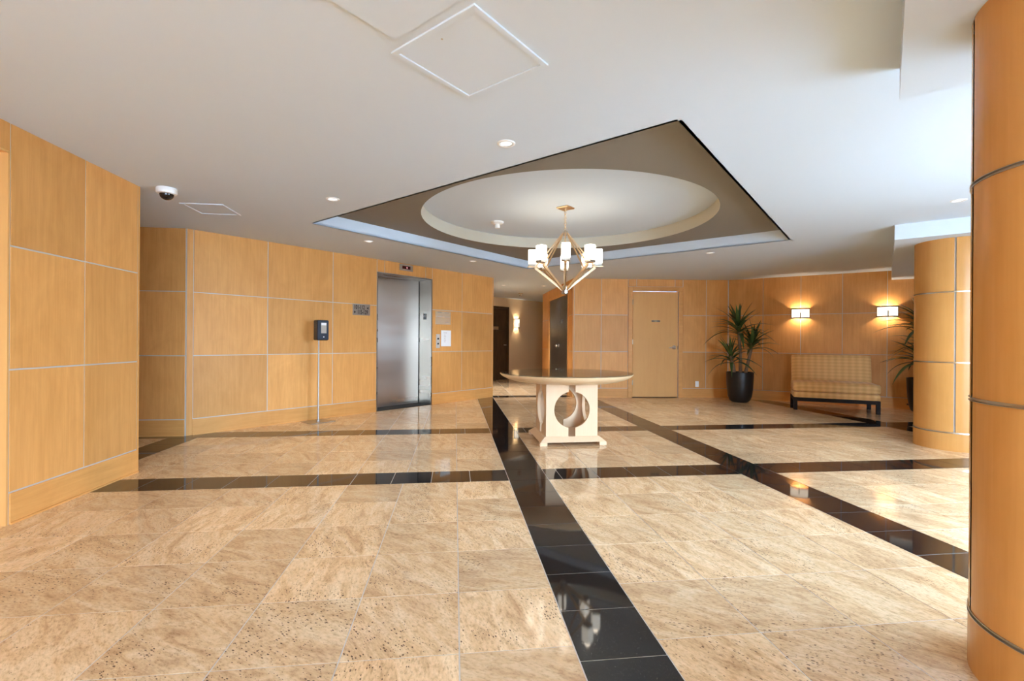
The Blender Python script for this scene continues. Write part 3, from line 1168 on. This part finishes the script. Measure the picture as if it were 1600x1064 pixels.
for k in range(8):
    a = -PI / 2 + k * PI / 4
    link('upper_rod', rod, None, ch, (0, 0, 0), a)
    am = link('lower_arm', arm, None, ch, (0, 0, 0), a)
    link('cup_plate', arm2, None, am)
    cp = link('cup', cup, None, ch, (RS * math.cos(a), RS * math.sin(a), Z(1.970)), a)
    link('glass_shade', shade, None, cp, (0, 0, 0.012))
    ld = bpy.data.lights.new('chandelier_bulb', 'POINT')
    ld.energy = 0.6 * LAMP_GAIN
    ld.color = (1.0, 0.86, 0.68)
    ld.shadow_soft_size = 0.03
    lo = bpy.data.objects.new('chandelier_bulb', ld)
    COL.objects.link(lo)
    lo.parent = ch
    lo.location = (RS * math.cos(a), RS * math.sin(a), Z(2.185))


# ------------------------------------------------------------------ sconces
def sconce(w, u, zc, label, width=0.285, height=0.195, depth=0.10, energy=10.0, n=14):
    o = empty('wall_sconce')
    w.place(o, u, 0.0, zc)
    tag(o, label, 'wall lamp', 'wall sconces')
    boxpart('back_plate', (-width * 0.3, -0.012, -height * 0.32), (width * 0.3, 0.0, height * 0.32), 'bronze', o)
    half = width / 2

    def arc(grow, z0, z1, name, mat, thick=0.004):
        v, f = [], []
        for i in range(n + 1):
            a = PI * i / n
            for rr in (0.0, thick):
                x = -(half + grow - rr) * math.cos(a)
                y = -0.016 - (depth + grow - rr) * math.sin(a) ** 0.8
                v += [(x, y, z0), (x, y, z1)]
        for i in range(n):
            b0, b1 = i * 4, (i + 1) * 4
            f += [(b0, b1, b1 + 1, b0 + 1), (b0 + 2, b0 + 3, b1 + 3, b1 + 2), (b0 + 1, b1 + 1, b1 + 3, b0 + 3), (b0, b0 + 2, b1 + 2, b1)]
        f += [(0, 1, 3, 2), (n * 4, n * 4 + 2, n * 4 + 3, n * 4 + 1)]
        return MB().add(v, f, None, False).build(name, mat, o)
    arc(0.0, -height / 2 + 0.008, height / 2 - 0.008, 'shade', 'sconce_shade')
    arc(0.010, height / 2 - 0.022, height / 2, 'top_rim', 'bronze', 0.010)
    arc(0.010, -height / 2, -height / 2 + 0.022, 'bottom_rim', 'bronze', 0.010)
    boxpart('side_bar', (-half - 0.005, -0.03, -height / 2), (-half + 0.005, -0.004, height / 2), 'bronze', o)
    boxpart('side_bar', (half - 0.005, -0.03, -height / 2), (half + 0.005, -0.004, height / 2), 'bronze', o)
    boxpart('centre_pin', (-0.008, -0.034 - depth, -height / 2 - 0.012), (0.008, -0.024 - depth, 0.014), 'bronze', o)
    ld = bpy.data.lights.new('sconce_bulb', 'POINT')
    ld.energy = energy * LAMP_GAIN
    ld.color = (1.0, 0.86, 0.68)
    ld.shadow_soft_size = 0.02
    lo = bpy.data.objects.new('sconce_bulb', ld)
    COL.objects.link(lo)
    lo.parent = o
    lo.location = (0, -0.062, 0.0)
    return o


sconce(wf, 1.240, 1.660, 'bronze framed wall sconce nearer the left end above the settee')
sconce(wf, 2.520, 1.660, 'bronze framed wall sconce close to the far column above the settee')
sconce(wn, 1.86, 1.645, 'small glowing wall sconce beside the dark corridor door', 0.17, 0.28, 0.08, 12.0)


# ------------------------------------------------------------------ settee
se = empty('settee', (5.602, 7.306, 0), math.radians(-33.0))
tag(se, 'armless settee in gold checked fabric on a dark wood base', 'settee')
SW, SD = 1.17, 0.70
for x in (0.0, SW - 0.055):
    for y in (0.0, SD - 0.075):
        MB().prism([(x, y), (x + 0.055, y), (x + 0.055, y + 0.055), (x, y + 0.055)], 0.0, 0.150).build('leg', 'espresso_wood', se, 0.002)
MB().box((0.0, 0.0, 0.150), (SW, SD - 0.02, 0.205)).build('base_rail', 'espresso_wood', se, 0.003)


def soft_box(x0, x1, y0, y1, z0, z1, r, lean=0.0, crown=0.0, nx=10):
    bm = bmesh.new()
    bmesh.ops.create_cube(bm, size=1.0)
    bmesh.ops.subdivide_edges(bm, edges=bm.edges, cuts=nx, use_grid_fill=True)
    sx, sy, sz = x1 - x0, y1 - y0, z1 - z0
    for q in bm.verts:
        u, v_, w_ = q.co.x * 2, q.co.y * 2, q.co.z * 2
        x, y, z_ = q.co.x * sx, q.co.y * sy, q.co.z * sz
        # round the box edges by pulling points onto a rounded-box surface
        p_ = Vector((x, y, z_))
        core = Vector((max(-sx / 2 + r, min(sx / 2 - r, x)), max(-sy / 2 + r, min(sy / 2 - r, y)), max(-sz / 2 + r, min(sz / 2 - r, z_))))
        d_ = p_ - core
        if d_.length > r:
            p_ = core + d_.normalized() * r
        if crown:
            if w_ > 0.2:
                p_.z += crown * (1 - u * u) * (1 - v_ * v_) * w_
        p_.y += lean * (p_.z + sz / 2)
        q.co = p_ + Vector(((x0 + x1) / 2, (y0 + y1) / 2, (z0 + z1) / 2))
    for f_ in bm.faces:
        f_.smooth = True
    me = bpy.data.meshes.new('cushion')
    bm.to_mesh(me)
    bm.free()
    return me


def upholstery(name, me):
    o = link(name, me, 'gold_check_fabric', se)
    return o


upholstery('seat_base', soft_box(0.0, SW, -0.01, SD - 0.02, 0.205, 0.305, 0.018))
upholstery('seat_cushion', soft_box(-0.006, SW + 0.006, -0.022, SD - 0.13, 0.300, 0.465, 0.045, 0, 0.018))
upholstery('backrest', soft_box(0.008, SW - 0.008, SD - 0.175, SD - 0.03, 0.30, 0.905, 0.035, 0.11))


# ------------------------------------------------------------------ potted dracaenas
def leaf_mesh(length, width, droop, curl):
    v, f = [], []
    n_ = 9
    for i in range(n_ + 1):
        t = i / n_
        x = length * (t - 0.10 * droop * t ** 3)
        z_ = -length * droop * t ** 2.3 * 0.62 + curl * math.sin(t * PI) * length * 0.05
        w_ = width * (0.55 + 0.9 * t) if t < 0.3 else width * 0.82 * max(0.0, 1 - ((t - 0.3) / 0.7) ** 1.7)
        w_ = max(w_, 0.0006)
        v += [(x, -w_ / 2, z_ + w_ * 0.28), (x, 0, z_), (x, w_ / 2, z_ + w_ * 0.28)]
    for i in range(n_):
        a, b_ = i * 3, (i + 1) * 3
        f += [(a, a + 1, b_ + 1, b_), (a + 1, a + 2, b_ + 2, b_ + 1)]
    me = bpy.data.meshes.new('leaf')
    me.from_pydata(v, [], f)
    for p_ in me.polygons:
        p_.use_smooth = True
    me.materials.append(MATS['leaf_green'])
    return me


LEAVES = [leaf_mesh(1.0, 0.085, d_, c_) for d_, c_ in ((0.05, 0.4), (0.22, 0.8), (0.45, 1.0), (0.75, 1.2))]


def plant(loc, rz, label, heads, seed):
    rng = random.Random(seed)
    o = empty('potted_dracaena', (loc[0], loc[1], 0), rz)
    tag(o, label, 'potted plant', 'potted dracaenas by the maple walls')
    MB().lathe([(0.0, 0.0), (0.120, 0.0), (0.150, 0.010), (0.182, 0.045), (0.206, 0.12), (0.224, 0.25), (0.234, 0.40), (0.238, 0.555), (0.236, 0.562), (0.226, 0.562),
                (0.222, 0.55), (0.218, 0.50), (0.0, 0.50)], 40, cap=False).build('pot', 'pot_black', o)
    MB().lathe([(0.0, 0.515), (0.12, 0.52), (0.2195, 0.505)], 28, cap=False).build('soil', 'soil', o)
    for (bx, by, tx, ty, tz, nl, ll, spread) in heads:
        mid = Vector(((bx * 0.6 + tx * 0.4) + 0.012, by * 0.6 + ty * 0.4, 0.5 + (tz - 0.5) * 0.45))
        tr = MB().tube([(bx, by, 0.50), tuple(mid), (tx * 0.85 + bx * 0.15, ty * 0.85 + by * 0.15, 0.5 + (tz - 0.5) * 0.8), (tx, ty, tz)], [0.034, 0.028, 0.026, 0.024], 9)
        to = tr.build('trunk', 'trunk_bark', o)
        tilt = Vector((tx - bx, ty - by, max(0.2, tz - 0.5))).normalized()
        for i in range(nl):
            t = i / (nl - 1)
            az = i * 2.39996 + rng.uniform(-0.25, 0.25)
            el = math.radians(80 - spread * (t ** 0.8) + rng.uniform(-7, 7))
            L = ll * rng.uniform(0.85, 1.1) * (0.80 + 0.28 * t)
            kind = 0 if el > 1.0 else (1 if el > 0.65 else (2 if el > 0.25 else 3))
            pos = Vector((tx, ty, tz)) - tilt * (0.17 * t - 0.02)
            rot = Matrix.Rotation(az, 4, 'Z') @ Matrix.Rotation(-el, 4, 'Y')
            q = Vector((0, 0, 1)).rotation_difference((tilt * 0.7 + Vector((0, 0, 0.5))).normalized()).to_matrix().to_4x4()
            room = 9.0
            for _try in range(6):
                M = Matrix.Translation(pos) @ q @ rot @ Matrix.Diagonal((L, L * 1.85, L, 1))
                room = 9.0
                for vtx in LEAVES[kind].vertices:
                    w = Matrix.Rotation(rz, 3, 'Z') @ (M @ vtx.co) + Vector((loc[0], loc[1], 0))
                    room = min(room, -((w.x - 5.445) * 0.634 + (w.y - 8.975) * 0.773), 9.234 - 0.0827 * (w.x - 2.315) - w.y)
                if room > 0.02:
                    break
                L *= 0.82
            if room <= 0.02:
                continue
            lv = link('leaf', LEAVES[kind], None, to)
            lv.matrix_local = M
    return o


plant((5.30, 8.34), 0.0, 'tall three stemmed potted plant in the wall corner beside the maple door',
      [(0.01, 0.0, -0.02, 0.02, 1.40, 30, 0.60, 74), (-0.10, 0.02, -0.20, -0.03, 0.86, 24, 0.50, 78), (0.10, 0.0, 0.24, 0.0, 1.10, 26, 0.54, 76)], 3)
plant((7.42, 6.72), 0.5, 'tall potted plant half hidden behind the far column',
      [(0.01, 0.0, 0.0, 0.02, 1.45, 44, 0.60, 76), (-0.10, 0.02, -0.20, 0.0, 0.92, 34, 0.52, 80), (0.10, 0.0, 0.22, 0.02, 1.15, 36, 0.54, 76)], 9)


# ------------------------------------------------------------------ sanitizer stand
ss_ = empty('sanitizer_stand', (-1.830, 6.700, 0), wv.ang)
tag(ss_, 'slim floor stand with a black hand sanitizer dispenser beside the lift', 'dispenser stand')
boxpart('base_plate', (-0.17, -0.15, 0.0), (0.17, 0.15, 0.008), 'dull_nickel', ss_, 0.002)
MB().lathe([(0.024, 0.008), (0.024, 0.02), (0.0095, 0.024), (0.0095, 1.36)], 14).build('pole', 'pole_steel', ss_)
db = boxpart('dispenser_body', (-0.085, -0.118, 1.100), (0.080, -0.012, 1.372), 'black_plastic', ss_, 0.012)
boxpart('dispenser_front', (-0.078, -0.126, 1.108), (0.074, -0.116, 1.364), 'blue_black_plastic', ss_, 0.004)
boxpart('view_window', (-0.036, -0.1285, 1.195), (0.040, -0.1255, 1.335), 'dull_nickel', ss_, 0.001)
boxpart('window_label', (-0.034, -0.1295, 1.300), (0.036, -0.128, 1.332), 'paper', ss_)
MB().lathe([(0, 0), (0.008, 0), (0.008, 0.003), (0, 0.003)], 12, cap=False, M=Matrix.Translation((0.002, -0.126, 1.145)) @ Matrix.Rotation(PI / 2, 4, 'X')).build('sensor_light', 'white_plastic', ss_)

# ------------------------------------------------------------------ signs and plates on the lift wall
TR = (PI / 2, 0, 0)
sg = empty('room_sign')
wv.place(sg, 2.248, 0, 1.562)
tag(sg, 'small silver sign with black room numbers left of the lift', 'sign')
boxpart('plate', (-0.148, -0.006, -0.080), (0.148, 0.0, 0.080), 'dull_nickel', sg)
text_mesh('lettering', '101-112', 0.088, 'ink', sg, (-0.128, -0.0068, 0.036), TR, sx=0.62)
text_mesh('lettering', '115-129', 0.088, 'ink', sg, (-0.072, -0.0068, -0.036), TR, sx=0.62)
MB().prism([(0.0, 0.0), (0.030, -0.020), (0.030, 0.020)], 0, 0.001).build('arrow', 'ink', sg).matrix_local = Matrix.Translation((0.088, -0.0068, 0.030)) @ Matrix.Rotation(PI / 2, 4, 'X')
MB().prism([(0.0, -0.020), (0.030, 0.0), (0.0, 0.020)], 0, 0.001).build('arrow', 'ink', sg).matrix_local = Matrix.Translation((-0.126, -0.0068, -0.036)) @ Matrix.Rotation(PI / 2, 4, 'X')

ind = empty('floor_indicator')
wv.place(ind, 3.075, 0, 2.298)
tag(ind, 'small steel floor indicator with a dark red display above the lift', 'display')
boxpart('plate', (-0.135, -0.010, -0.052), (0.135, 0.0, 0.052), 'brushed_steel', ind, 0.003)
boxpart('display', (-0.082, -0.0115, -0.025), (0.082, -0.0095, 0.025), 'red_display', ind)
MB().prism([(0.0, 0.017), (-0.014, 0.0), (-0.006, 0.0), (-0.006, -0.017), (0.006, -0.017), (0.006, 0.0), (0.014, 0.0)], 0, 0.001).build('digit', 'display_digit', ind).matrix_local = Matrix.Translation((0.012, -0.0122, 0.0)) @ Matrix.Rotation(PI / 2, 4, 'X')

cb = empty('call_button_plate')
wv.place(cb, 3.775, 0, 1.100)
tag(cb, 'narrow steel call button plate right of the lift', 'switch plate')
boxpart('plate', (-0.044, -0.006, -0.122), (0.044, 0.0, 0.122), 'aluminium_reveal', cb, 0.004)
for zz, nm in ((0.042, 'button'), (-0.045, 'button')):
    MB().lathe([(0, 0), (0.017, 0), (0.017, 0.006), (0.014, 0.008), (0, 0.008)], 16, cap=False, M=Matrix.Translation((0, -0.006, zz)) @ Matrix.Rotation(PI / 2, 4, 'X')).build(nm, 'ink', cb)

ep = empty('engraved_notice_plate')
wv.place(ep, 3.893, 0, 1.508)
tag(ep, 'shiny engraved metal notice plate right of the lift', 'sign')
boxpart('upper_plate', (-0.180, -0.004, 0.008), (0.180, 0.0, 0.114), 'bright_brass', ep)
boxpart('lower_plate', (-0.180, -0.004, -0.114), (0.180, 0.0, 0.004), 'bright_brass', ep)
for (x0, x1, z_) in ((-0.13, -0.04, 0.098), (0.03, 0.14, 0.096), (-0.15, -0.02, 0.022), (0.03, 0.135, 0.020), (0.05, 0.13, -0.082)):
    boxpart('engraved_line', (x0, -0.0046, z_ - 0.006), (x1, -0.0038, z_ + 0.006), 'faint_print', ep)

pn = empty('paper_notice')
wv.place(pn, 3.962, 0, 1.150)
tag(pn, 'white paper notice in a clear holder right of the lift', 'notice')
boxpart('holder', (-0.117, -0.010, -0.142), (0.117, 0.0, 0.142), 'white_plastic', pn, 0.002)
boxpart('sheet', (-0.108, -0.0108, -0.136), (0.108, -0.0098, 0.136), 'paper', pn)
for z_, w_ in ((0.098, 0.05), (0.06, 0.02), (0.03, 0.03), (0.0, 0.02), (-0.03, 0.03), (-0.06, 0.02)):
    boxpart('printed_line', (-0.04 - w_ / 2, -0.0112, z_ - 0.004), (-0.04 + w_ * 1.2, -0.0107, z_ + 0.004), 'faint_print', pn)

so_ = empty('wall_outlet')
wb.place(so_, 2.512, 0, 0.275)
tag(so_, 'white power outlet low on the rear wall beside the door', 'outlet')
boxpart('cover_plate', (-0.036, -0.006, -0.058), (0.036, 0.0, 0.058), 'white_plastic', so_, 0.003)
for z_ in (0.022, -0.022):
    boxpart('socket', (-0.016, -0.0075, z_ - 0.014), (0.016, -0.0055, z_ + 0.014), 'paper', so_)
so2 = empty('wall_outlet')
wf.place(so2, 2.80, -0.004, 0.085)
tag(so2, 'small beige outlet set in the baseboard right of the settee', 'outlet')
boxpart('cover_plate', (-0.03, -0.004, -0.045), (0.03, 0.0, 0.045), 'maple_board', so2, 0.002)
boxpart('socket', (-0.014, -0.0055, -0.014), (0.014, -0.0035, 0.014), 'bronze', so2)


# ------------------------------------------------------------------ ceiling fittings
def downlight(x, y, label, energy=62, R=0.058):
    o = empty('recessed_downlight', (x, y, CEIL))
    tag(o, label, 'ceiling light', 'recessed ceiling downlights')
    MB().lathe([(R, 0.001), (R, -0.003), (R - 0.004, -0.006), (R - 0.014, -0.006), (R - 0.017, -0.003), (R - 0.017, 0.001)], 32, cap=False).build('trim_ring', 'white_trim', o)
    MB().lathe([(R - 0.0165, -0.0035), (R - 0.0165, 0.001), (R - 0.021, 0.001), (R - 0.021, -0.0035)], 32, cap=False).build('shadow_gap', 'dark_gap', o)
    MB().lathe([(0, -0.0030), (R - 0.030, -0.0040), (R - 0.0205, -0.0022)], 28, cap=False).build('lens', 'bulb_lens', o)
    ld = bpy.data.lights.new('downlight_beam', 'SPOT')
    ld.energy = energy * LAMP_GAIN
    ld.color = (0.95, 0.98, 1.0)
    ld.spot_size = math.radians(110)
    ld.spot_blend = 0.8
    ld.shadow_soft_size = 0.04
    lo = bpy.data.objects.new('downlight_beam', ld)
    COL.objects.link(lo)
    lo.parent = o
    lo.location = (0, 0, -0.02)
    return o


for (x, y, lb, en) in ((0.315, 3.016, 'nearest round white downlight in the ceiling', 45),
                   (-1.093, 4.413, 'round downlight outside the left corner of the ceiling tray', 55),
                   (-1.099, 6.224, 'downlight in the ceiling before the lift wall panels', 50),
                   (0.272, 7.513, 'downlight in the ceiling right of the lift indicator', 95),
                   (3.539, 6.292, 'downlight in the ceiling beyond the right side of the tray', 130),
                   (4.368, 3.672, 'downlight in the ceiling close to the nearest column', 40),
                   (1.072, 10.599, 'left downlight in the corridor ceiling', 240),
                   (1.986, 10.585, 'right downlight in the corridor ceiling', 240)):
    downlight(x, y, lb, en)


def access_panel(cx, cy, half, rz, label):
    o = empty('access_panel', (cx, cy, CEIL), rz)
    tag(o, label, 'access panel', 'white ceiling access panels')
    fw = 0.026
    for k in range(4):
        MB().prism([(-half, -half), (half, -half), (half - fw, -half + fw), (-half + fw, -half + fw)], -0.008, 0.002, Matrix.Rotation(k * PI / 2, 4, 'Z')).build('frame_strip', 'white_ceiling', o, 0.001)
    boxpart('cover', (-half + fw + 0.002, -half + fw + 0.002, -0.0035), (half - fw - 0.002, half - fw - 0.002, 0.002), 'white_ceiling', o, 0.001)
    MB().lathe([(0, -0.0035), (0.005, -0.0035), (0.005, -0.0045), (0, -0.0045)], 10, cap=False, M=Matrix.Translation((-half + 0.07, 0.0, 0))).build('key_lock', 'dull_nickel', o)
    return o


access_panel(0.063, 2.131, 0.2475, PI / 4, 'large white access panel in the ceiling nearest the viewer')
access_panel(-2.350, 4.920, 0.190, 0.0, 'small white access panel in the ceiling beside the dome camera')

dc_ = empty('dome_camera', (-2.405, 4.300, CEIL))
tag(dc_, 'white dome security camera with smoked lens on the ceiling', 'security camera')
MB().lathe([(0.0, 0.001), (0.070, 0.001), (0.074, -0.006), (0.076, -0.036), (0.070, -0.046), (0.054, -0.050), (0.0, -0.050)], 32, cap=False).build('housing', 'white_plastic', dc_)
MB().lathe([(0.053, -0.048)] + [(0.052 * math.cos(a), -0.050 - 0.048 * math.sin(a)) for a in [PI / 2 * i / 9 for i in range(9)]] + [(0.0, -0.098)], 28, cap=False).build('dome_lens', 'smoked_dome', dc_)

sd = empty('smoke_detector', (0.532, 6.137, DOME))
tag(sd, 'white smoke detector inside the ceiling dome', 'smoke detector')
MB().lathe([(0.0, 0.0), (0.085, 0.0), (0.080, -0.018), (0.055, -0.030), (0, -0.030)], 28, cap=False).build('base', 'white_plastic', sd)
MB().lathe([(0, -0.030), (0.034, -0.030), (0.036, -0.07), (0.030, -0.082), (0, -0.082)], 20, cap=False).build('head', 'white_plastic', sd)
sp = empty('sprinkler_head', (1.69, 12.30, CEIL))
tag(sp, 'small dark sprinkler head on the corridor ceiling', 'sprinkler')
MB().lathe([(0, 0), (0.06, 0), (0.055, -0.015), (0.02, -0.02), (0.018, -0.06), (0, -0.06)], 18, cap=False).build('escutcheon', 'dull_nickel', sp)
MB().lathe([(0, -0.06), (0.045, -0.062), (0.045, -0.068), (0, -0.07)], 18, cap=False).build('deflector', 'bronze', sp)
